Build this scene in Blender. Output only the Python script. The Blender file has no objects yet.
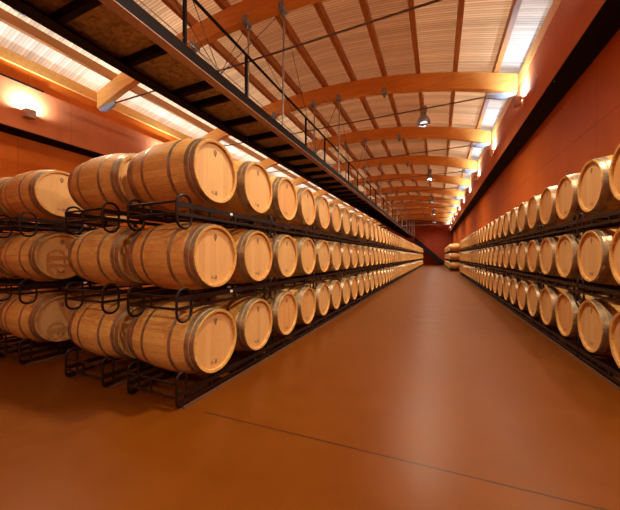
import bpy, math, random
from mathutils import Vector, Matrix
random.seed(7)
PI = math.pi
C = bpy.context.scene.collection
sc = bpy.context.scene

# ------------------------------------------------------------------ helpers
class MB:
    """collects geometry of ONE mesh"""
    def __init__(s):
        s.v = []; s.f = []; s.mi = []; s.sm = []
    def _add(s, vs, fs, mi=0, smooth=False):
        b = len(s.v); s.v += [tuple(p) for p in vs]
        for f in fs:
            s.f.append([b + i for i in f]); s.mi.append(mi); s.sm.append(smooth)
        return s
    def box(s, x0, x1, y0, y1, z0, z1, mi=0):
        vs = [(x0,y0,z0),(x1,y0,z0),(x1,y1,z0),(x0,y1,z0),(x0,y0,z1),(x1,y0,z1),(x1,y1,z1),(x0,y1,z1)]
        fs = [(0,3,2,1),(4,5,6,7),(0,1,5,4),(1,2,6,5),(2,3,7,6),(3,0,4,7)]
        return s._add(vs, fs, mi)
    def hexa(s, vs, mi=0):
        fs = [(0,3,2,1),(4,5,6,7),(0,1,5,4),(1,2,6,5),(2,3,7,6),(3,0,4,7)]
        return s._add(vs, fs, mi)
    def tube(s, pts, r, n=8, closed=False, mi=0):
        pts = [Vector(p) for p in pts]; m = len(pts); rings = []
        up = None
        for i, p in enumerate(pts):
            if closed: t = pts[(i+1) % m] - pts[i-1]
            else: t = pts[min(i+1, m-1)] - pts[max(i-1, 0)]
            t.normalize()
            if up is None:
                a = Vector((0,0,1)) if abs(t.z) < .9 else Vector((1,0,0))
                up = (a - t*a.dot(t)).normalized()
            else:
                up = up - t*up.dot(t)
                if up.length < 1e-5:
                    a = Vector((0,0,1)) if abs(t.z) < .9 else Vector((1,0,0)); up = a - t*a.dot(t)
                up.normalize()
            w = t.cross(up)
            rings.append([p + (up*math.cos(2*PI*k/n) + w*math.sin(2*PI*k/n))*r for k in range(n)])
        vs = [q for ring in rings for q in ring]; fs = []
        for i in range(m if closed else m-1):
            j = (i+1) % m
            for k in range(n):
                l = (k+1) % n
                fs.append((i*n+k, i*n+l, j*n+l, j*n+k))
        s._add(vs, fs, mi, True)
        if not closed:
            s._add(rings[0], [tuple(range(n-1, -1, -1))], mi); s._add(rings[-1], [tuple(range(n))], mi)
        return s
    def lathe_x(s, prof, n=40, mi=0, closed=False, cap0=False, cap1=False, smooth=True):
        """profile [(x, r)] turned about the X axis; outward when x runs upward"""
        vs = []; fs = []; m = len(prof)
        for x, r in prof:
            for k in range(n):
                a = 2*PI*k/n; vs.append((x, r*math.cos(a), r*math.sin(a)))
        for i in range(m if closed else m-1):
            j = (i+1) % m
            for k in range(n):
                l = (k+1) % n
                fs.append((i*n+k, j*n+k, j*n+l, i*n+l)[::-1])
        s._add(vs, fs, mi, smooth)
        if cap0: s._add([(prof[0][0], prof[0][1]*math.cos(2*PI*k/n), prof[0][1]*math.sin(2*PI*k/n)) for k in range(n)], [tuple(range(n-1,-1,-1))], mi)
        if cap1: s._add([(prof[-1][0], prof[-1][1]*math.cos(2*PI*k/n), prof[-1][1]*math.sin(2*PI*k/n)) for k in range(n)], [tuple(range(n))], mi)
        return s
    def lathe_z(s, prof, n=20, mi=0, closed=False):
        b = len(s.v); s.lathe_x(prof, n, mi, closed)
        for i in range(b, len(s.v)):
            x, y, z = s.v[i]; s.v[i] = (y, z, x)
        return s
    def merge(s, o, off=(0,0,0), flipx=False, rot=0.0):
        b = len(s.v); ca, sa = math.cos(rot), math.sin(rot)
        for x, y, z in o.v:
            if flipx: x, y = -x, -y
            x, y = x*ca - y*sa, x*sa + y*ca
            s.v.append((x+off[0], y+off[1], z+off[2]))
        for f, mi, sm in zip(o.f, o.mi, o.sm):
            s.f.append([b+i for i in f]); s.mi.append(mi); s.sm.append(sm)
        return s
    def mesh(s, name, mats):
        me = bpy.data.meshes.new(name); me.from_pydata(s.v, [], s.f)
        for m in (mats if isinstance(mats, (list, tuple)) else [mats]): me.materials.append(m)
        me.polygons.foreach_set('material_index', s.mi)
        me.polygons.foreach_set('use_smooth', s.sm)
        me.update(); return me
    def obj(s, name, mats, parent=None, loc=None):
        o = bpy.data.objects.new(name, s.mesh(name, mats)); C.objects.link(o)
        if loc is not None: o.location = loc
        if parent is not None: o.parent = parent
        return o

def tag(o, label=None, cat=None, group=None, kind=None):
    if label: o['label'] = label
    if cat: o['category'] = cat
    if group: o['group'] = group
    if kind: o['kind'] = kind
    return o
def empty(name, loc=(0,0,0), rz=0.0):
    o = bpy.data.objects.new(name, None); C.objects.link(o)
    o.empty_display_size = .1
    o.location = loc; o.rotation_euler = (0,0,rz); return o
KIDS = {}
def copy_tree(o, parent=None):
    c = o.copy(); C.objects.link(c)
    if parent is not None: c.parent = parent
    for ch in KIDS.get(o.name, []): copy_tree(ch, c)
    return c
def remember(o):
    KIDS[o.name] = list(o.children)
    for ch in o.children: remember(ch)

ONES = ['', 'first','second','third','fourth','fifth','sixth','seventh','eighth','ninth','tenth','eleventh','twelfth','thirteenth',
        'fourteenth','fifteenth','sixteenth','seventeenth','eighteenth','nineteenth']
TENS = {20:('twentieth','twenty'),30:('thirtieth','thirty'),40:('fortieth','forty'),50:('fiftieth','fifty'),60:('sixtieth','sixty')}
def nth(i):
    if i < 20: return ONES[i]
    t, u = i//10*10, i % 10
    return TENS[t][0] if u == 0 else TENS[t][1] + '-' + ONES[u]

# ------------------------------------------------------------------ materials
class NT:
    def __init__(s, name):
        s.m = bpy.data.materials.new(name); s.m.use_nodes = True
        s.t = s.m.node_tree; s.t.nodes.clear()
        s.out = s.n('ShaderNodeOutputMaterial')
    def n(s, typ, **kw):
        o = s.t.nodes.new(typ)
        for k, v in kw.items(): setattr(o, k, v)
        return o
    def l(s, a, b): s.t.links.new(a, b)
    def val(s, sock, v):
        if hasattr(v, 'is_linked') or isinstance(v, bpy.types.NodeSocket): s.l(v, sock)
        else: sock.default_value = v
    def math(s, op, a, b=0.0, c=None):
        o = s.n('ShaderNodeMath', operation=op); s.val(o.inputs[0], a); s.val(o.inputs[1], b)
        if c is not None: s.val(o.inputs[2], c)
        return o.outputs[0]
    def ramp(s, fac, stops, interp='LINEAR'):
        o = s.n('ShaderNodeValToRGB'); o.color_ramp.interpolation = interp
        e = o.color_ramp.elements
        while len(e) < len(stops): e.new(.5)
        for el, (p, col) in zip(e, stops):
            el.position = p; el.color = (*col, 1)
        s.val(o.inputs[0], fac); return o.outputs[0]
    def mix(s, fac, a, b, mode='MIX'):
        o = s.n('ShaderNodeMix', data_type='RGBA', blend_type=mode)
        s.val(o.inputs[0], fac)
        for sk, v in ((o.inputs[6], a), (o.inputs[7], b)):
            if isinstance(v, bpy.types.NodeSocket): s.l(v, sk)
            else: sk.default_value = (*v, 1)
        return o.outputs[2]
    def coords(s):
        c = s.n('ShaderNodeTexCoord'); x = s.n('ShaderNodeSeparateXYZ'); s.l(c.outputs['Object'], x.inputs[0])
        return c.outputs['Object'], x.outputs
    def noise(s, vec, scale=5, detail=3, rough=.5, stretch=None, out=0, off=None):
        if stretch or off is not None:
            mp = s.n('ShaderNodeMapping'); s.l(vec, mp.inputs[0])
            if stretch: mp.inputs['Scale'].default_value = stretch
            if off is not None: s.val(mp.inputs['Location'], off)
            vec = mp.outputs[0]
        o = s.n('ShaderNodeTexNoise'); s.l(vec, o.inputs['Vector'])
        o.inputs['Scale'].default_value = scale; o.inputs['Detail'].default_value = detail; o.inputs['Roughness'].default_value = rough
        return o.outputs[out]
    def white(s, v):
        o = s.n('ShaderNodeTexWhiteNoise', noise_dimensions='1D'); s.val(o.inputs['W'], v); return o.outputs[0]
    def rnd(s): return s.n('ShaderNodeObjectInfo').outputs['Random']
    def bsdf(s, color, rough=.5, metal=0.0, spec=.5, bump=None, bstr=.1, bdist=.01):
        p = s.n('ShaderNodeBsdfPrincipled')
        if isinstance(color, bpy.types.NodeSocket): s.l(color, p.inputs['Base Color'])
        else: p.inputs['Base Color'].default_value = (*color, 1)
        s.val(p.inputs['Roughness'], rough); s.val(p.inputs['Metallic'], metal)
        p.inputs['Specular IOR Level'].default_value = spec
        if bump is not None:
            b = s.n('ShaderNodeBump'); b.inputs['Strength'].default_value = bstr; b.inputs['Distance'].default_value = bdist
            s.l(bump, b.inputs['Height']); s.l(b.outputs[0], p.inputs['Normal'])
        s.l(p.outputs[0], s.out.inputs[0]); return s.m

def mat_staves():
    t = NT('oak_staves'); co, x = t.coords(); r = t.rnd()
    a = t.math('ARCTAN2', x[2], x[1])
    u = t.math('MULTIPLY_ADD', a, 30/(2*PI), t.math('MULTIPLY', r, 13.7))
    idn = t.math('FLOOR', u); fr = t.math('FRACT', u)
    w = t.white(t.math('MULTIPLY_ADD', r, 91.0, idn))
    edge = t.math('ABSOLUTE', t.math('SUBTRACT', fr, .5))
    seam = t.math('GREATER_THAN', edge, .465)
    col = t.ramp(w, [(0, (.48,.230,.052)), (.35, (.62,.335,.082)), (.7, (.74,.435,.125)), (1, (.56,.275,.065))])
    off = t.n('ShaderNodeCombineXYZ'); t.val(off.inputs[0], t.math('MULTIPLY', r, 31.0)); t.val(off.inputs[1], t.math('MULTIPLY', idn, .37))
    g = t.noise(co, 16, 4, .6, (0.6, 5, 5), off=off.outputs[0])
    col = t.mix(.55, col, t.ramp(g, [(.25, (.36,.165,.036)), (.55, (.66,.355,.092)), (.8, (.82,.51,.160))]))
    blot = t.noise(co, 2.6, 3, .55, off=off.outputs[0])
    col = t.mix(t.math('MULTIPLY', t.ramp(blot, [(.45,(0,0,0)), (.75,(1,1,1))]), .6), col, (.49,.195,.042))
    # whole-barrel tint, each barrel seasoned differently
    tint = t.ramp(t.white(t.math('MULTIPLY', r, 517.0)), [(0,(1.0,.86,.80)), (.5,(1,1,1)), (1,(1.0,1.05,1.05))])
    col = t.mix(1.0, col, tint, 'MULTIPLY')
    col = t.mix(t.math('MULTIPLY', seam, .28), col, (.16,.065,.02))
    return t.bsdf(col, .55, spec=.35, bump=t.math('SUBTRACT', g, t.math('MULTIPLY', seam, .8)), bstr=.15, bdist=.004)
def mat_head():
    t = NT('oak_head'); co, x = t.coords(); r = t.rnd()
    u = t.math('MULTIPLY_ADD', x[1], 1/.072, t.math('MULTIPLY', r, 3.3))
    idn = t.math('FLOOR', u); fr = t.math('FRACT', u)
    w = t.white(t.math('MULTIPLY_ADD', r, 77.0, idn))
    seam = t.math('GREATER_THAN', t.math('ABSOLUTE', t.math('SUBTRACT', fr, .5)), .475)
    col = t.ramp(w, [(0, (.60,.325,.115)), (.5, (.66,.375,.138)), (1, (.71,.42,.165))])
    off = t.n('ShaderNodeCombineXYZ'); t.val(off.inputs[0], t.math('MULTIPLY', r, 31.0)); t.val(off.inputs[1], t.math('MULTIPLY', idn, .37))
    g = t.noise(co, 22, 4, .6, (4, 4, .35), off=off.outputs[0])
    col = t.mix(.35, col, t.ramp(g, [(.25,(.50,.245,.075)), (.6,(.67,.385,.145)), (.85,(.75,.46,.195))]))
    tint = t.ramp(t.white(t.math('MULTIPLY', r, 311.0)), [(0,(1.0,.84,.70)), (.25,(1.0,.95,.9)), (1,(1.0,1.03,1.03))])
    col = t.mix(1.0, col, tint, 'MULTIPLY')
    col = t.mix(t.math('MULTIPLY', seam, .22), col, (.30,.14,.05))
    return t.bsdf(col, .55, spec=.3, bump=g, bstr=.06, bdist=.003)
def mat_hoop():
    t = NT('galvanised_hoop'); co, x = t.coords()
    g = t.noise(co, 9, 4, .65)
    col = t.ramp(g, [(.3,(.27,.195,.115)), (.55,(.43,.33,.215)), (.8,(.58,.47,.33))])
    return t.bsdf(col, .38, .8, bump=g, bstr=.05, bdist=.003)
def mat_simple(name, col, rough=.5, metal=0.0, spec=.5, nscale=8, var=.15, bstr=.05):
    t = NT(name); co, x = t.coords(); g = t.noise(co, nscale, 4, .6)
    lo = tuple(c*(1-var) for c in col); hi = tuple(min(1, c*(1+var)) for c in col)
    return t.bsdf(t.ramp(g, [(.3, lo), (.7, hi)]), rough, metal, spec, bump=g, bstr=bstr, bdist=.004)
def mat_wall(name, col, vy=None, hz=None, off=0.0):
    t = NT(name); co, x = t.coords()
    g = t.noise(co, 1.3, 4, .6); f = t.noise(co, 90, 3, .6)
    lo = tuple(c*.9 for c in col); hi = tuple(min(1, c*1.08) for c in col)
    c = t.ramp(g, [(.3, lo), (.7, hi)])
    h = t.math('MULTIPLY', f, .3)
    def groove(coord, period, o):
        fr = t.math('FRACT', t.math('DIVIDE', t.math('ADD', coord, o), period))
        return t.math('LESS_THAN', fr, .012/period)
    if vy:
        m = groove(x[1], vy, off); c = t.mix(t.math('MULTIPLY', m, .6), c, tuple(v*.3 for v in col)); h = t.math('SUBTRACT', h, m)
    if hz:
        m = t.math('LESS_THAN', t.math('ABSOLUTE', t.math('SUBTRACT', x[2], hz)), .008)
        c = t.mix(t.math('MULTIPLY', m, .6), c, tuple(v*.3 for v in col)); h = t.math('SUBTRACT', h, m)
    return t.bsdf(c, .65, spec=.12, bump=h, bstr=.12, bdist=.01)
def mat_floor():
    t = NT('terracotta_floor'); co, x = t.coords()
    g = t.noise(co, .55, 5, .6); f = t.noise(co, 130, 3, .6); m2 = t.noise(co, 3.0, 5, .65)
    c = t.ramp(g, [(.3,(.120,.0285,.0014)), (.7,(.152,.0385,.0024))])
    c = t.mix(.3, c, t.ramp(m2, [(.3,(.092,.0215,.0012)), (.7,(.175,.0455,.0030))]))
    ys = t.math('ADD', t.math('MULTIPLY_ADD', x[0], -.034, x[1]), -1.955 + 41.5)
    fr = t.math('FRACT', t.math('DIVIDE', ys, 4.15))
    jm = t.math('MULTIPLY', t.math('LESS_THAN', fr, .014/4.15), t.math('GREATER_THAN', x[0], -1.80))
    c = t.mix(t.math('MULTIPLY', jm, .85), c, (.025,.009,.004))
    ro = t.math('MULTIPLY_ADD', m2, .18, .24)
    m = t.bsdf(c, ro, spec=.26, bump=t.math('SUBTRACT', t.math('MULTIPLY', f, .6), jm), bstr=.14, bdist=.006)
    for nd in t.t.nodes:
        if nd.type == 'BSDF_PRINCIPLED': nd.inputs['Specular Tint'].default_value = (1,.66,.36,1)
    return m
def mat_beam(name, base, lam=True, axis=1):
    t = NT(name); co, x = t.coords()
    st = [(6, 6, 6)] ; stv = [6,6,6]; stv[axis] = .5
    g = t.noise(co, 3.0, 4, .6, tuple(stv)); b = t.noise(co, .9, 2, .5)
    c = t.ramp(g, [(.25, tuple(v*.72 for v in base)), (.55, base), (.85, tuple(min(1, v*1.2) for v in base))])
    c = t.mix(.25, c, t.ramp(b, [(.3, tuple(v*.8 for v in base)), (.7, tuple(min(1, v*1.15) for v in base))]))
    return t.bsdf(c, .5, spec=.35, bump=g, bstr=.05, bdist=.004)
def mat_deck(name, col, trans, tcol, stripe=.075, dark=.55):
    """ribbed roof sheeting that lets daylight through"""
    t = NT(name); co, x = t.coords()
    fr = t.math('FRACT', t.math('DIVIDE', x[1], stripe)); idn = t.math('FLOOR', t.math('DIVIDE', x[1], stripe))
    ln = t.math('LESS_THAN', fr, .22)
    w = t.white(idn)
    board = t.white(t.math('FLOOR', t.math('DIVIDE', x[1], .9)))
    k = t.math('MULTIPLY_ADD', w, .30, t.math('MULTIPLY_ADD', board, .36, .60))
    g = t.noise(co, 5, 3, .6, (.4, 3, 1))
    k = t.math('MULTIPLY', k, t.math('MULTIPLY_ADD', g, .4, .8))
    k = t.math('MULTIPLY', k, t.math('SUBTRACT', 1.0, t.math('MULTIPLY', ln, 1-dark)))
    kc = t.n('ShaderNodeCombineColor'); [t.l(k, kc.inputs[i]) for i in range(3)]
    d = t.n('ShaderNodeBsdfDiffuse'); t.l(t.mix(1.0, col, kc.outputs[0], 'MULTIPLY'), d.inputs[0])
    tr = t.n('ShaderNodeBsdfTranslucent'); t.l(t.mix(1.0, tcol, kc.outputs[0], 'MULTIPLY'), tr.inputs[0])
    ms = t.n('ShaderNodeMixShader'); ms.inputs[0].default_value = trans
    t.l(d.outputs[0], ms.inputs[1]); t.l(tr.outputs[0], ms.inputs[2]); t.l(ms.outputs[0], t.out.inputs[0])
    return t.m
def mat_osb():
    t = NT('chipboard'); co, x = t.coords()
    v = t.n('ShaderNodeTexVoronoi'); mp = t.n('ShaderNodeMapping'); t.l(co, mp.inputs[0]); mp.inputs['Scale'].default_value = (1, 2.2, 1)
    t.l(mp.outputs[0], v.inputs['Vector']); v.inputs['Scale'].default_value = 11
    g = t.noise(co, 18, 4, .7)
    c = t.ramp(v.outputs['Color'], [(.2,(.19,.105,.048)), (.6,(.40,.235,.11)), (1,(.55,.36,.18))])
    c = t.mix(.5, c, t.ramp(g, [(.35,(.14,.07,.03)), (.7,(.50,.31,.15))]))
    return t.bsdf(c, .7, spec=.2)
def mat_emit(name, col, s):
    t = NT(name); e = t.n('ShaderNodeEmission'); e.inputs[0].default_value = (*col,1); e.inputs[1].default_value = s
    t.l(e.outputs[0], t.out.inputs[0]); return t.m
def mat_glass(name, col):
    t = NT(name); p = t.n('ShaderNodeBsdfPrincipled'); p.inputs['Base Color'].default_value = (*col,1)
    p.inputs['Roughness'].default_value = .15; p.inputs['Transmission Weight'].default_value = .6
    t.l(p.outputs[0], t.out.inputs[0]); return t.m

M_STAVE, M_HEAD, M_HOOP = mat_staves(), mat_head(), mat_hoop()
M_MARK = mat_simple('burnt_mark', (.19,.085,.035), .8)
M_RACK = mat_simple('rack_steel', (.014,.0045,.003), .45, .0, .25, 14, .3)
M_RACKB = mat_simple('worn_steel', (.36,.30,.27), .4, .6)
M_FRAIL = mat_simple('floor_rail_steel', (.13,.07,.045), .45, .3)
M_TAG = mat_simple('white_tag', (.8,.78,.76), .5)
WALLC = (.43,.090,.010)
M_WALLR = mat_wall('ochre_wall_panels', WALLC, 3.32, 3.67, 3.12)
M_WALLL = mat_wall('ochre_wall_left_lit', (.68,.150,.014), 4.15, None, 0)  # ochre raised above the right wall's, standing in for missing light
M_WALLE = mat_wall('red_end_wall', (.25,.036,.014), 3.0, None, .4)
M_BULK = mat_wall('ochre_bulkhead', (.58,.165,.055), 4.15, None, 3.2)
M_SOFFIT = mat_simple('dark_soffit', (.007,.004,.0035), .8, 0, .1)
M_FLOOR = mat_floor()
M_GLU = mat_beam('glulam', (.86,.42,.095), axis=0)
M_PUR = mat_beam('purlin_timber', (.46,.19,.048), axis=1)
M_DECKC = mat_deck('deck_timber_shade', (.52,.25,.12), .40, (.30,.120,.048))  # central bays coloured as if in shade; the next grades brighten towards the skylights
M_DECKS = mat_deck('deck_timber_lit', (.57,.32,.175), .45, (.40,.190,.085))
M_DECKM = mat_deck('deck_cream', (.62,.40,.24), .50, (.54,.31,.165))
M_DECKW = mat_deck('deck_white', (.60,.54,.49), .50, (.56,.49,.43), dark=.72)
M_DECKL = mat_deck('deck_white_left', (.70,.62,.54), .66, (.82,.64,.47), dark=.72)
M_BLACK = mat_simple('catwalk_steel', (.010,.006,.0055), .6, .0, .1)
M_FLANGE_LIT = mat_simple('catwalk_flange_lit', (.40,.24,.185), .5, .0)  # same beam steel, coloured pale to imitate light bounced up from below
M_OSB = mat_osb()
M_BLUE = mat_simple('zinc_plate', (.30,.39,.50), .45, .25)
M_ROD = mat_simple('grey_rod', (.42,.39,.38), .5, .2)
M_CABLE = mat_simple('dark_cable', (.055,.045,.045), .5, .4)
M_TIE = mat_simple('tie_rod_steel', (.16,.13,.12), .5, .2)
M_FIX = mat_simple('fixture_paint', (.42,.22,.15), .5)
M_LAMP = mat_emit('lamp_lens', (1,.88,.80), 60)
M_SPOT = mat_emit('spot_lens', (1,.9,.78), 8)
SPOT_W = 330
M_LGLASS = mat_glass('lamp_glass', (.62,.74,.88))

# ------------------------------------------------------------------ layout numbers (metres; X across the aisle, Y along it)
EYE = 1.30
PITCH = .735
ZC = (.49, 1.305, 2.12)                 # barrel axis heights of the three tiers
XF = -1.952                             # front chime of the left aisle row
Y1 = 2.25
BL = .88                                # barrel length
TIER = ('bottom', 'middle', 'top')
Y0R, Y1R = -7.0, 48.0                   # hall length
ARCH = [5.9 + 4.15*k for k in range(-2, 11)]
XC, RISE_Z, RAD = -3.87, 6.93, 18.3
def zb(x): return RISE_Z - (x-XC)**2/(2*RAD)      # underside of arch
def xw(y): return 2.62 - .0130*(y-5)              # right wall lower face
def xb(y): return 2.150 - .0130*(y-5)             # right bulkhead face
def xr(y): return 1.610 - .0075*(y-5)             # right barrel fronts
XLW, XLB = -10.45, -9.85

# ------------------------------------------------------------------ setting
def struct(mb, name, mat):
    o = mb.obj(name, mat); o['kind'] = 'structure'; return o
struct(MB().box(XLW-.3, 3.4, Y0R-.2, Y1R+.2, -.2, 0), 'floor', M_FLOOR)
def skew(mb, fx0, fx1, y0, y1, z0, z1):
    return mb.hexa([(fx0(y0),y0,z0),(fx1(y0),y0,z0),(fx1(y1),y1,z0),(fx0(y1),y1,z0),(fx0(y0),y0,z1),(fx1(y0),y0,z1),(fx1(y1),y1,z1),(fx0(y1),y1,z1)])
ZSOF_R, ZTOP_R = 4.86, 6.10
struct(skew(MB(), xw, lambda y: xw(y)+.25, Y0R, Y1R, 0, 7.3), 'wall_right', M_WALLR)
struct(skew(MB(), xb, xw, Y0R, Y1R, ZSOF_R+.02, ZTOP_R), 'trim_1', M_BULK)
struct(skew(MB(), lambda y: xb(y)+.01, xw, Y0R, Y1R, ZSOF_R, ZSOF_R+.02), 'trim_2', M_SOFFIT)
ZSOF_L, ZTOP_L = 4.56, 5.76
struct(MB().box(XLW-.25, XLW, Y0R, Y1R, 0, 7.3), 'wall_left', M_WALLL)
struct(MB().box(XLW, XLB, Y0R, Y1R, ZSOF_L+.02, ZTOP_L), 'trim_3', M_BULK)
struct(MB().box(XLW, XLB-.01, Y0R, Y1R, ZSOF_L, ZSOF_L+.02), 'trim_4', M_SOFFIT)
struct(MB().box(XLW, XLB-.07, Y0R, Y1R, ZTOP_L, 6.42), 'trim_5', M_WALLL)
struct(MB().box(XLB-.08, XLB+.012, Y0R, 4.46, ZTOP_L, ZTOP_L+.045), 'trim_shadow_slit', M_SOFFIT)  # dark strip standing in for the shadow line of a slot
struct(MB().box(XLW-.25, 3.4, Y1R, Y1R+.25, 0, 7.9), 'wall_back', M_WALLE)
struct(MB().box(XLW-.25, 3.4, Y0R-.25, Y0R, 0, 7.9), 'wall_front', M_WALLL)
struct(MB().box(XLW, 2.2, Y1R-.06, Y1R, 6.08, 6.16), 'trim_7', M_TAG)

PUR = [1.56 - 1.07*k for k in range(11)]
ZD = .5 + .295                                       # arch depth + purlin depth
def deck_strip(xa, xc, name, mat):
    mb = MB(); n = 3
    for i in range(n):
        x0, x1 = xa + (xc-xa)*i/n, xa + (xc-xa)*(i+1)/n
        mb._add([(x0,Y0R,zb(x0)+ZD),(x0,Y1R,zb(x0)+ZD),(x1,Y1R,zb(x1)+ZD),(x1,Y0R,zb(x1)+ZD)], [(0,1,2,3)], 0, True)
    o = mb.obj(name, mat); o['kind'] = 'structure'; return o
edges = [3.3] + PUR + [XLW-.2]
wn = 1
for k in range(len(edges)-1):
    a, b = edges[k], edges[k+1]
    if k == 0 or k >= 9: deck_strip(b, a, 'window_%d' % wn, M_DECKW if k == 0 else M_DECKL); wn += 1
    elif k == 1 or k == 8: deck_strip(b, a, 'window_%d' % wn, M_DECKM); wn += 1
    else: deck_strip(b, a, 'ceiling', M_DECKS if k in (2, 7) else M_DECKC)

# eave beams along both walls
o = skew(MB(), lambda y: xb(y)-.005, lambda y: xb(y)+.12, Y0R, Y1R, ZTOP_R, ZTOP_R+.30).obj('eave_beam', M_GLU)
tag(o, 'long timber eave beam on top of the right-hand lit bulkhead', 'beam', 'eave beams')
o = MB().box(XLB-.12, XLB+.005, Y0R, Y1R, 6.20, 6.48).obj('eave_beam', M_GLU)
tag(o, 'long timber eave beam above the left-hand bulkhead, behind the catwalk', 'beam', 'eave beams')

# purlins
for k, x in enumerate(PUR):
    z = zb(x) + .525
    o = MB().box(-.06, .06, Y0R, Y1R, 0, .24).obj('purlin', M_PUR, loc=(x, 0, z))
    tag(o, '%s timber purlin from the right wall, running the length of the roof' % nth(k+1), 'purlin', 'roof purlins')

# arches
HANG = [-5.87, -4.22, -3.24, -1.64]
near_names = {}
for k, y in enumerate(ARCH):
    x0, x1 = XLB + .015, xb(y) - .015
    mb = MB(); n = 28; vs = []
    for i in range(n+1):
        x = x0 + (x1-x0)*i/n; b = zb(x)
        vs += [(x,y-.09,b),(x,y+.09,b),(x,y+.09,b+.5),(x,y-.09,b+.5)]
    fs = [(0,1,2,3), (4*n+3,4*n+2,4*n+1,4*n)]
    for i in range(n):
        for j in range(4):
            fs.append((4*i+j, 4*(i+1)+j, 4*(i+1)+(j+1) % 4, 4*i+(j+1) % 4))
    mb._add(vs, [f[::-1] for f in fs])
    root = mb.obj('arch_beam', M_GLU)
    if k < 2: lab = 'curved glulam roof arch overhead, outside the top of the picture' if k == 1 else 'curved glulam roof arch behind the viewpoint'
    else: lab = '%s curved glulam roof arch counted from the viewpoint, spanning the hall' % nth(k-1)
    tag(root, lab, 'arch', 'roof arches')
    for hx in HANG:
        b = zb(hx)
        MB().box(hx-.07, hx+.07, y-.105, y+.105, b-.05, b+.13).tube([(hx, y-.14, b+.03), (hx, y+.14, b+.03)], .03, 8).tube([(hx, y, b-.16), (hx, y, b-.03)], .035, 8).obj('bracket', M_BLUE, root)
    zt = 6.02
    for s, xe in ((1, x1), (-1, x0)):
        mbp = MB(); xa = xe - s*.75
        pts = [(xe-s*.02, zb(xe)), (xe-s*.30, zb(xe-s*.3)-.02), (xa, zt+.05), (xa, zt-.05), (xe-s*.35, zb(xe)-.12), (xe-s*.02, zb(xe)-.05)]
        pl = [(px, y-.03, pz) for px, pz in pts] + [(px, y+.03, pz) for px, pz in pts]
        m = len(pts)
        mbp._add(pl, [tuple(range(m)), tuple(range(2*m-1, m-1, -1))] + [(i, i+m, (i+1) % m + m, (i+1) % m) for i in range(m)])
        mbp.obj('end_plate', M_BLUE, root)
    MB().tube([(x0+.7, y, zt), (-4.7, y, zt-.03), (x1-.7, y, zt)], .022, 8).obj('tie_rod', M_TIE, root)

# ------------------------------------------------------------------ catwalk hung from the arches
XR_, XL_ = -3.25, -4.38
ZB = EYE + 2.80                          # underside
cw = empty('catwalk', (-3.8, 20, ZB))
tag(cw, 'long dark steel catwalk with chipboard deck hung above the left barrels', 'walkway')
def part(mb, name, mat, root=cw):
    o = mb.obj(name, mat, root); o.location = (-root.location[0], -root.location[1], -root.location[2]); return o
CY0, CY1 = -6.5, 46.55
# right channel: web + flanges
part(MB().box(XR_-.012, XR_, CY0, CY1, ZB+.012, ZB+.17).box(XR_-.09, XR_+.0, CY0, CY1, ZB+.17, ZB+.182), 'side_beam', M_BLACK)
part(MB().box(XR_-.15, XR_, CY0, CY1, ZB, ZB+.012), 'flange', M_FLANGE_LIT)
part(MB().box(XL_, XL_+.012, CY0, CY1, ZB, ZB+.17).box(XL_, XL_+.20, CY0, CY1, ZB-.012, ZB).box(XL_, XL_+.09, CY0, CY1, ZB+.17, ZB+.182), 'side_beam', M_BLACK)
ys = [-5.6 + .855*k for k in range(0, 10)] + [2.05, 2.92, 3.84, 4.28] + [5.16 + .855*k for k in range(0, 49)]
ys = [y for y in ys if y == 2.05 or not (1.6 < y < 2.8)]
ys.sort()
for y in ys:
    part(MB().box(XL_+.013, XR_-.013, y-.035, y+.035, ZB+.02, ZB+.145), 'cross_beam', M_BLACK)
prev = CY0
for y in ys + [CY1]:
    part(MB().box(XL_+.015, XR_-.015, prev+.003, y-.003, ZB+.146, ZB+.166), 'deck_panel', M_OSB); prev = y
ZR = ZB + .96
posts = []
for a in ARCH[1:]:
    posts += [a+1.35, a+2.8]
for y in posts:
    if y < CY1: part(MB().box(XR_-.045, XR_-.003, y-.021, y+.021, ZB+.182, ZR-.005), 'railing_post', M_BLACK)
part(MB().tube([(XR_-.024, CY0, ZR), (XR_-.024, CY1, ZR)], .026, 8), 'handrail', M_BLACK)
part(MB().tube([(XR_-.03, CY0, ZB+.27), (XR_-.03, CY1, ZB+.27)], .008, 6), 'toe_rail', M_RACKB)
for a in ARCH[1:]:
    for x, hx in ((XR_-.03, -3.24), (XL_+.13, -4.22)):
        part(MB().tube([(x, a+.06, ZB+.16), (hx, a+.06, zb(hx)-.055)], .024, 8), 'hanger_rod', M_ROD)
for a in ARCH[1:7]:
    ym = a - 2.05
    for (hx, hy) in ((-5.87, a), (-3.24, a), (-4.22, a), (-4.22, a-4.15), (-3.24, a-4.15)):
        part(MB().tube([(XR_-.04, ym, ZB+.19), (hx, hy, zb(hx)-.02)], .0065, 5), 'brace_cable', M_CABLE)

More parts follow.
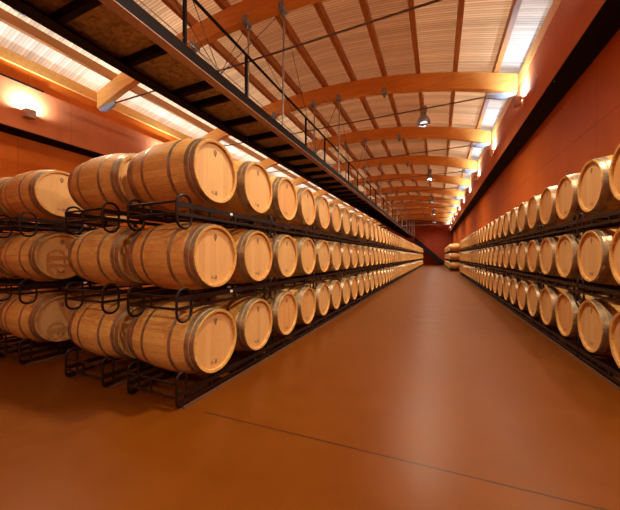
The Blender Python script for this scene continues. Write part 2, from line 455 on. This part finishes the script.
# ------------------------------------------------------------------ barrels (axis along X, front head towards +X at x=0)
RC, RB, TH = .296, .345, .026
def rad(x):                                # outer radius at distance x behind the front chime
    u = (x - BL/2)/(BL/2)
    return RB - (RB-RC)*abs(u)**1.9
def stave_mb(n, m):
    mb = MB(); xs = [BL*i/m for i in range(m+1)]
    prof = [(-x, rad(x)) for x in xs][::-1]
    mb.lathe_x(prof, n, 0)
    # chime faces and croze
    for sgn in (0, 1):
        xe = 0 if sgn == 0 else -BL
        d = -1 if sgn == 0 else 1
        ring = [(xe, RC), (xe+d*.004, RC-TH+.003), (xe+d*.008, RC-TH), (xe+d*.045, RC-TH-.0)]
        if sgn: ring = ring[::-1]
        mb.lathe_x(ring, n, 0, smooth=False)
    return mb
def hoop_mb(x, w, n):
    e = .0035
    a, b = -x-w/2, -x+w/2
    return MB().lathe_x([(a, rad(x+w/2)+.0005), (a, rad(x+w/2)+e), (b, rad(x-w/2)+e), (b, rad(x-w/2)+.0005)], n, 0, smooth=False)
HOOPS = [(.030,.042), (.082,.042), (.265,.034), (BL-.265,.034), (BL-.082,.042), (BL-.030,.042)]
def head_mb(back, n):
    x = -.028 if not back else -BL+.028
    mb = MB(); vs = [(x, 0, 0)] + [(x, (RC-TH+.001)*math.cos(2*PI*k/n), (RC-TH+.001)*math.sin(2*PI*k/n)) for k in range(n)]
    fs = [(0, 1+k, 1+(k+1) % n) for k in range(n)]
    if back: fs = [f[::-1] for f in fs]
    mb._add(vs, fs); return mb
def mark_mb():
    x = -.0268; mb = MB(); Z0 = .186
    def pt(y, z): return (x, y, z)
    # small oval shield with a tail, top of the head
    n = 14
    for k in range(n):
        a0, a1 = 2*PI*k/n, 2*PI*(k+1)/n
        mb._add([pt(.022*math.cos(a0), Z0+.026*math.sin(a0)), pt(.022*math.cos(a1), Z0+.026*math.sin(a1)),
                 pt(.012*math.cos(a1), Z0+.015*math.sin(a1)), pt(.012*math.cos(a0), Z0+.015*math.sin(a0))], [(0,1,2,3)])
    mb._add([pt(-.012,Z0-.024), pt(0,Z0-.048), pt(.012,Z0-.024)], [(0,1,2)])
    mb._add([pt(-.006,Z0-.008), pt(.006,Z0-.008), pt(.006,Z0+.008), pt(-.006,Z0+.008)], [(0,1,2,3)])
    return mb
def number_mb():
    x = -.0268; mb = MB()
    def r(y0, y1, z0, z1):
        z0 -= .028; z1 -= .028
        mb._add([(x,y0,z0),(x,y1,z0),(x,y1,z1),(x,y0,z1)], [(0,1,2,3)])
    # two small stencilled strokes: an open character and a filled one
    r(-.052,-.046,-.188,-.166); r(-.052,-.030,-.172,-.166); r(-.036,-.030,-.188,-.166)
    r(-.030,.000,-.188,-.184)
    r(.000,.006,-.196,-.160); r(.018,.024,-.196,-.160); r(.000,.024,-.166,-.160); r(.000,.024,-.181,-.175); r(.000,.024,-.196,-.190)
    return mb
def full_barrel():
    root = empty('oak_barrel')
    stave_mb(48, 14).obj('staves', M_STAVE, root)
    for x, w in HOOPS: hoop_mb(x, w, 48).obj('hoop', M_HOOP, root)
    h = head_mb(False, 48).obj('head', M_HEAD, root)
    mark_mb().obj('brand_mark', M_MARK, h); number_mb().obj('number_mark', M_MARK, h)
    head_mb(True, 48).obj('head', M_HEAD, root)
    remember(root); return root
def small_barrel_mb(n, m):
    mb = MB(); mb.merge(stave_mb(n, m))
    b = len(mb.mi)
    for x, w in HOOPS: mb.merge(hoop_mb(x, w, n))
    for i in range(b, len(mb.mi)): mb.mi[i] = 2
    b = len(mb.mi)
    for back in (0, 1): mb.merge(head_mb(back, n))
    for i in range(b, len(mb.mi)): mb.mi[i] = 1
    return mb
PROTO = full_barrel(); proto_used = False
mid_mesh = small_barrel_mb(28, 8).mesh('oak_barrel', [M_STAVE, M_HEAD, M_HOOP])
far_src = small_barrel_mb(14, 6)
def barrel(x, y, z, label, group, flip=False, detail=2, rz=0.0):
    global proto_used
    if detail == 2:
        if proto_used: o = copy_tree(PROTO)
        else: o = PROTO; proto_used = True
    else:
        o = bpy.data.objects.new('oak_barrel', mid_mesh); C.objects.link(o)
    o.location = (x, y, z); o.rotation_euler = (random.uniform(-.035, .035), 0, (PI if flip else 0) + rz)
    tag(o, label, 'barrel', group); return o

# ------------------------------------------------------------------ racks: one steel cradle carries two barrels
RW, RL, RT = .61, PITCH*2, .0115
def stadium(x, y0, w, z0, z1, n=7):
    r = w/2; yc = y0 + r; pts = []
    for i in range(n+1):
        a = PI*i/n; pts.append((x, yc + r*math.cos(a), z1-r + r*math.sin(a)))
    for i in range(n+1):
        a = PI + PI*i/n; pts.append((x, yc + r*math.cos(a), z0+r + r*math.sin(a)))
    return pts
def rack_parts(base, end=False):
    """z measured from the barrel axis; x=0 is the side that faces the aisle"""
    if base: top, low, l0, l1, ct, cl = -.372, -.45, -.4895+RT, -.19, -.270, -.385
    else:    top, low, l0, l1, ct, cl = -.372, -.453, -.575, -.283, -.352, -.452
    out = []; ex = .05 if end else 0.0
    for x in (0, -RW):
        mb = MB()
        mb.box(x-.012, x+.012, .014-ex, RL-.014, top-.022, top+.022).box(x-.012, x+.012, .014-ex, RL-.014, low-.013, low+.013)
        for y in (.3675, .735, 1.1025): mb.box(x-.011, x+.011, y-.014, y+.014, low, top)
        out.append(('side_rail', mb, M_RACK))
    lw = .07 if base else .125
    for y0 in (.012-ex, RL-.012-lw):
        for x in (0, -RW):
            out.append(('loop_frame', MB().tube(stadium(x, y0, lw + (ex*.7 if y0 < .1 else 0), l0, l1), RT, 8, True), M_RACK))
    for y in (.010-ex, RL-.010):
        mb = MB().tube([(0, y, ct), (-RW, y, ct)], RT, 6).tube([(0, y, cl), (-RW, y, cl)], RT, 6).tube([(-RW*.5, y, ct), (-RW*.5, y, cl)], RT*.8, 6)
        out.append(('cross_rail', mb, M_RACK))
    if base:
        out.append(('floor_rail', MB().box(.03, .045, .002, RL-.002, -.4895, -.475), M_FRAIL))
    elif end:
        out.append(('tag', MB().box(.0125, .0155, .645, .685, top-.012, top+.012), M_TAG))
    return out
RPROTO = {}
for base in (True, False):
    for end in (True, False):
        root = empty('barrel_rack')
        for nm, mb, m in rack_parts(base, end): mb.obj(nm, m, root)
        remember(root); RPROTO[base, end] = [root, False]
rmesh = {}
for base in (True, False):
    mb = MB()
    for nm, p, m in rack_parts(base):
        b = len(mb.mi); mb.merge(p)
        for i in range(b, len(mb.mi)): mb.mi[i] = {'rack_steel':0,'floor_rail_steel':1,'white_tag':2}[m.name]
    rmesh[base] = (mb, mb.mesh('barrel_rack', [M_RACK, M_FRAIL, M_TAG]))
def rack(x, y, tier, label, group, flip=False, detail=2, rz=0.0, end=False):
    base = tier == 0
    if detail == 2:
        p = RPROTO[base, end]
        if p[1]: o = copy_tree(p[0])
        else: o = p[0]; p[1] = True
    else:
        o = bpy.data.objects.new('barrel_rack', rmesh[base][1]); C.objects.link(o)
    o.location = (x, y + (RL if flip else 0), ZC[tier]); o.rotation_euler = (0,0,(PI if flip else 0)+rz)
    tag(o, label, 'rack', group); return o

PAIR = ['', 'nearest']
# --- left aisle row
NL = 60; NLI = 52
for t in range(3):
    for i in range(NLI):
        if i == 0: lab = 'oak barrel at the near corner of the left row, %s tier, head to aisle' % TIER[t]
        else: lab = '%s oak barrel from the near end, %s tier, left of the aisle' % (nth(i+1), TIER[t])
        barrel(XF, Y1 + i*PITCH, ZC[t], lab, 'oak barrels left of the aisle', detail=2 if i < 18 else 1)
    for i in range(NLI//2):
        lab = '%s black steel rack from the near end under %s-tier barrels, left of aisle' % (nth(i+1), TIER[t])
        rack(XF-.073, Y1 - PITCH/2 - .015 + i*RL, t, lab, 'steel racks left of the aisle', detail=2 if i < 9 else 1, end=i == 0)
# --- second column behind it, and the third and fourth columns further left
COLS = [(-2.955, 12, 'directly behind the front left stack'), (-4.51, 2, 'in the third stack, across the gap'), (-5.44, 2, 'in the leftmost stack at the frame edge')]
RX = [-3.01, -4.56, -5.49]
RLAB = ['of the second stack', 'of the third stack, across the gap', 'of the leftmost stack at the frame edge']
for c, (cx, nr, where) in enumerate(COLS):
    for t in range(3):
        for i in range(nr):
            if i == 0: lab = 'oak barrel side-on in the %s tier, %s' % (TIER[t], where)
            else: lab = '%s oak barrel back in the %s tier, %s' % (nth(i+1), TIER[t], where)
            barrel(cx, Y1 + i*PITCH, ZC[t], lab, 'oak barrels in the stacks left of the aisle row', detail=2 if i < 4 else 1)
        for i in range((nr+1)//2):
            lab = ('black steel rack under the %s tier %s' if i == 0 else 'black steel rack further back under the %s tier %s') % (TIER[t], RLAB[c])
            rack(RX[c], Y1 - PITCH/2 - .015 + i*RL, t, lab, 'steel racks in the stacks left of the aisle row', end=i == 0)
# --- right row along the wall
YR0 = 3.71; NR = 28
RZR = math.atan(.0075)
for t in range(3):
    for i in range(NR):
        y = YR0 + i*PITCH
        if i == 0: lab = 'oak barrel cut by the right edge of the picture, %s tier, right row' % TIER[t]
        else: lab = '%s oak barrel from the near end, %s tier, along the right wall' % (nth(i+1), TIER[t])
        barrel(xr(y), y, ZC[t], lab, 'oak barrels along the right wall', True, 2 if i < 16 else 1, RZR)
    for i in range(NR//2):
        y = YR0 - PITCH/2 + i*RL
        lab = '%s black steel rack from the near end under %s-tier barrels, right wall' % (nth(i+1), TIER[t])
        rack(xr(y+RL/2)+.035, y, t, lab, 'steel racks along the right wall', True, 2 if i < 8 else 1, RZR)
# --- far block on the right, standing further into the aisle
YF0, NF, XFB = 29.4, 22, .98
def xf(y): return XFB - .0075*(y-YF0)
far_b, far_r = MB(), MB()
for t in range(3):
    for i in range(NLI, NL): far_b.merge(far_src, (XF, Y1 + i*PITCH, ZC[t]))
    for i in range(NLI//2, NL//2): far_r.merge(rmesh[t == 0][0], (XF-.073, Y1 - PITCH/2 - .015 + i*RL, ZC[t]))
for t in range(3):
    for i in range(NF):
        y = YF0 + i*PITCH
        if i < 4:
            lab = '%s oak barrel of the far right block jutting into the aisle, %s tier' % (nth(i+1), TIER[t])
            barrel(xf(y), y, ZC[t], lab, 'oak barrels in the far right block', True, 1, RZR)
        else: far_b.merge(far_src, (xf(y), y, ZC[t]), True, RZR)
    for i in range(NF//2):
        y = YF0 - PITCH/2 + i*RL
        if i < 2:
            rack(xf(y)+.035, y, t, '%s black steel rack under the far right block, %s tier' % (nth(i+1), TIER[t]), 'steel racks of the far right block', True, 1, RZR)
        else: far_r.merge(rmesh[t == 0][0], (xf(y)+.035, y+RL, ZC[t]), True, RZR)
o = far_b.obj('distant_oak_barrels', [M_STAVE, M_HEAD, M_HOOP])
tag(o, 'distant oak barrels at the very far ends of both sides of the aisle', 'barrels', None, 'stuff')
o = far_r.obj('distant_barrel_racks', [M_RACK, M_FRAIL, M_TAG])
tag(o, 'distant steel racks under the barrels at the far ends of both sides', 'racks', None, 'stuff')

# ------------------------------------------------------------------ wall uplighters
def uplight(x, y, z, s, label):
    """s = +1: fixed to a face on its right (right wall); -1 left wall"""
    root = empty('wall_light', (x, y, z)); tag(root, label, 'wall light', 'uplighters on the bulkheads')
    def P(mb, nm, m): return mb.obj(nm, m, root)
    P(MB().box(min(0,-s*.02), max(0,-s*.02), -.085, .085, -.19, .0), 'backplate', M_FIX)
    P(MB().box(min(-s*.02,-s*.085), max(-s*.02,-s*.085), -.025, .025, -.06, .00), 'arm', M_FIX)
    a, b = sorted((-s*.085, -s*.24))
    hb = MB().box(a, b, -.105, .105, -.21, -.20)
    hb.box(a, b, -.105, -.095, -.20, .0).box(a, b, .095, .105, -.20, .0).box(a, a+.01, -.095, .095, -.20, .0).box(b-.01, b, -.095, .095, -.20, .0)
    P(hb, 'housing', M_FIX)
    P(MB().box(a+.012, b-.012, -.093, .093, -.03, -.012), 'lens', M_LAMP)
    ld = bpy.data.lights.new('wall_light_lamp', 'AREA'); ld.shape = 'RECTANGLE'; ld.size = .12; ld.size_y = .12; ld.energy = UP_W; ld.color = (.58,.77,1.0)
    lo = bpy.data.objects.new('lamp_source', ld); C.objects.link(lo); lo.parent = root
    lo.location = ((a+b)/2, 0, -.010); lo.rotation_euler = (PI, s*math.radians(44), 0)
    return root
UP_W = 165
yl = [5.2 + 4.15*k for k in range(-1, 11)]
for k, y in enumerate(yl):
    if k < 1: continue
    uplight(xb(y), y, EYE+4.2, 1, '%s white-glowing uplighter from the viewpoint on the right bulkhead' % nth(k))
for k in range(0, 11):
    y = 4.09 + 4.15*k
    lab = 'uplighter glowing on the left bulkhead above the leftmost barrels' if k == 0 else '%s uplighter along the left bulkhead, behind the barrels and catwalk' % nth(k+1)
    uplight(XLB, y, EYE+3.80, -1, lab)

# ------------------------------------------------------------------ pendant lamps
LAMP_W = 1180
for k, x in [(k, -.47) for k in range(-2, 5)] + [(-1, -7.3)]:  # last entry is an unseen extra lamp, added to brighten the left wall
    y = 11.3 + 8.3*k; z = EYE + 5.07
    root = empty('pendant_lamp', (x, y, z-.35)); tag(root, ('%s high-bay pendant lamp with glass bowl from the viewpoint, mid-roof' % nth(k+1)) if k >= 0 else (('high-bay pendant lamp overhead, above the picture' if k == -1 else 'high-bay pendant lamp behind the viewpoint') + ('' if x > -1 else ', added unseen to light the left wall')), 'lamp', 'high-bay lamps under the roof')
    def P(mb, nm, m): return mb.obj(nm, m, root)
    top = zb(x)+.5 - (z-.35)
    P(MB().tube([(0,0,.68), (0,0,top)], .012, 6), 'suspension_rod', M_ROD)
    P(MB().lathe_z([(.38,.02),(.38,.10),(.42,.125),(.62,.125),(.66,.10),(.68,.02)], 20), 'ballast_housing', M_RACKB)
    P(MB().lathe_z([(.0,.17),(.04,.225),(.12,.235),(.22,.19),(.31,.11),(.375,.09),(.375,.085),(.31,.105),(.22,.184),(.12,.229),(.04,.219),(.0,.165)], 24), 'glass_bowl', M_LGLASS)
    P(MB().lathe_z([(.10,.01),(.12,.045),(.20,.055),(.30,.03),(.37,.02)], 14), 'bulb', M_LGLASS)
    ld = bpy.data.lights.new('high_bay_lamp', 'SPOT'); ld.energy = LAMP_W * ((1.45 if k == -2 else 1) if x > -1 else .45); ld.color = (1,.84,.66); ld.spot_size = math.radians(160); ld.spot_blend = 1.0; ld.shadow_soft_size = .16
    lo = bpy.data.objects.new('lamp_source', ld); C.objects.link(lo); lo.parent = root; lo.location = (0,0,.0)

# ------------------------------------------------------------------ small spotlights along the lower edge of the right bulkhead
for k in range(14):
    y = -3.4 + 3.55*k; x = xb(y) + .06
    root = empty('spotlight', (x, y, ZSOF_R)); tag(root, ('%s small spotlight from the viewpoint under the right bulkhead edge' % nth(k-1)) if k > 1 else ('small spotlight under the right bulkhead edge, outside the picture' if k else 'small spotlight under the right bulkhead edge behind the viewpoint'), 'spotlight', 'spotlights under the right bulkhead')
    hb = MB().lathe_z([(-.02,.012),(-.02,.026),(-.10,.036),(-.10,.030),(-.085,.028),(-.085,.004)], 14)
    d = Vector((-4.1, 0, -3.5)).normalized(); q = Vector((0,0,-1)).rotation_difference(d)
    for i in range(len(hb.v)): hb.v[i] = tuple(q @ Vector(hb.v[i]) + Vector((0,0,-.045)))
    hb.obj('housing', M_BLACK, root)
    MB().tube([(0,0,0), (0,0,-.06)], .008, 6).obj('stem', M_BLACK, root)
    p = d*.075 + Vector((0,0,-.045)); ln = MB().tube([p, p + d*.006], .026, 12); ln.obj('lens', M_SPOT, root)
    ld = bpy.data.lights.new('spotlight_lamp', 'SPOT'); ld.energy = SPOT_W; ld.color = (1,.84,.64); ld.spot_size = math.radians(150); ld.spot_blend = 1.0; ld.shadow_soft_size = .03
    lo = bpy.data.objects.new('lamp_source', ld); C.objects.link(lo); lo.parent = root
    lo.location = tuple(p + d*.045); lo.rotation_euler = d.to_track_quat('-Z', 'Y').to_euler()

# ------------------------------------------------------------------ staircase down from the far end of the catwalk
SX0, SZ0, SX1 = -3.2, ZB+.17, 1.15
st = empty('staircase', (SX1, 47.0, 0)); tag(st, 'dark steel staircase descending along the end wall from the catwalk', 'stairs')
for yy in (46.62, 47.45):
    part(MB().hexa([(SX0,yy,SZ0-.7),(SX0,yy+.04,SZ0-.7),(SX1-.7,yy+.04,0),(SX1-.7,yy,0),(SX0,yy,SZ0),(SX0,yy+.04,SZ0),(SX1,yy+.04,.30),(SX1,yy,.30)]), 'stringer', M_BLACK, st)
nt = 20
for i in range(nt):
    f = (i+.5)/nt; x = SX0 + (SX1-SX0)*f; z = SZ0 + (.15-SZ0)*f
    part(MB().box(x-.12, x+.12, 46.66, 47.45, z-.03, z), 'tread', M_BLACK, st)
part(MB().tube([(SX0, 46.64, SZ0+.9), (SX1, 46.64, 1.05), (SX1, 46.64, .1)], .025, 8), 'handrail', M_WALLE, st)
# landing frame
lf = empty('landing_railing', (-3.2, 46.6, ZB)); tag(lf, 'pale grey landing railing and tall posts at the far catwalk end', 'railing')
for x in (-3.62, -3.28):
    part(MB().tube([(x, 46.60, ZB-.02), (x, 46.60, ZB+2.5)], .05, 8), 'post', M_RACKB, lf)
for z in (ZB+2.0, ZB+2.2, ZB+2.45):
    part(MB().tube([(-4.4, 46.60, z), (-1.0 if z > ZB+2.3 else -3.2, 46.60, z)], .03, 6), 'rail', M_RACKB, lf)

# ------------------------------------------------------------------ daylight above the roof
w = bpy.data.worlds.new('sky'); sc.world = w; w.use_nodes = True
bg = w.node_tree.nodes['Background']; bg.inputs[0].default_value = (1.0,.93,.86,1); bg.inputs[1].default_value = 2.5

# ------------------------------------------------------------------ camera
cd = bpy.data.cameras.new('camera'); cam = bpy.data.objects.new('camera', cd); C.objects.link(cam); sc.camera = cam
cd.sensor_width = 36; cd.lens = 294/620*36; cd.shift_y = 1.5/620; cd.clip_start = .05; cd.clip_end = 200
cam.location = (0, 0, EYE); cam.rotation_euler = (PI/2, 0, math.atan(127.8/294))

vs = sc.view_settings
vs.view_transform = 'Standard'; vs.look = 'None'; vs.gamma = 1; vs.use_curve_mapping = False; vs.exposure = 0.0
sc.cycles.use_denoising = True
sc.cycles.max_bounces = 10; sc.cycles.diffuse_bounces = 6; sc.cycles.sample_clamp_indirect = 10
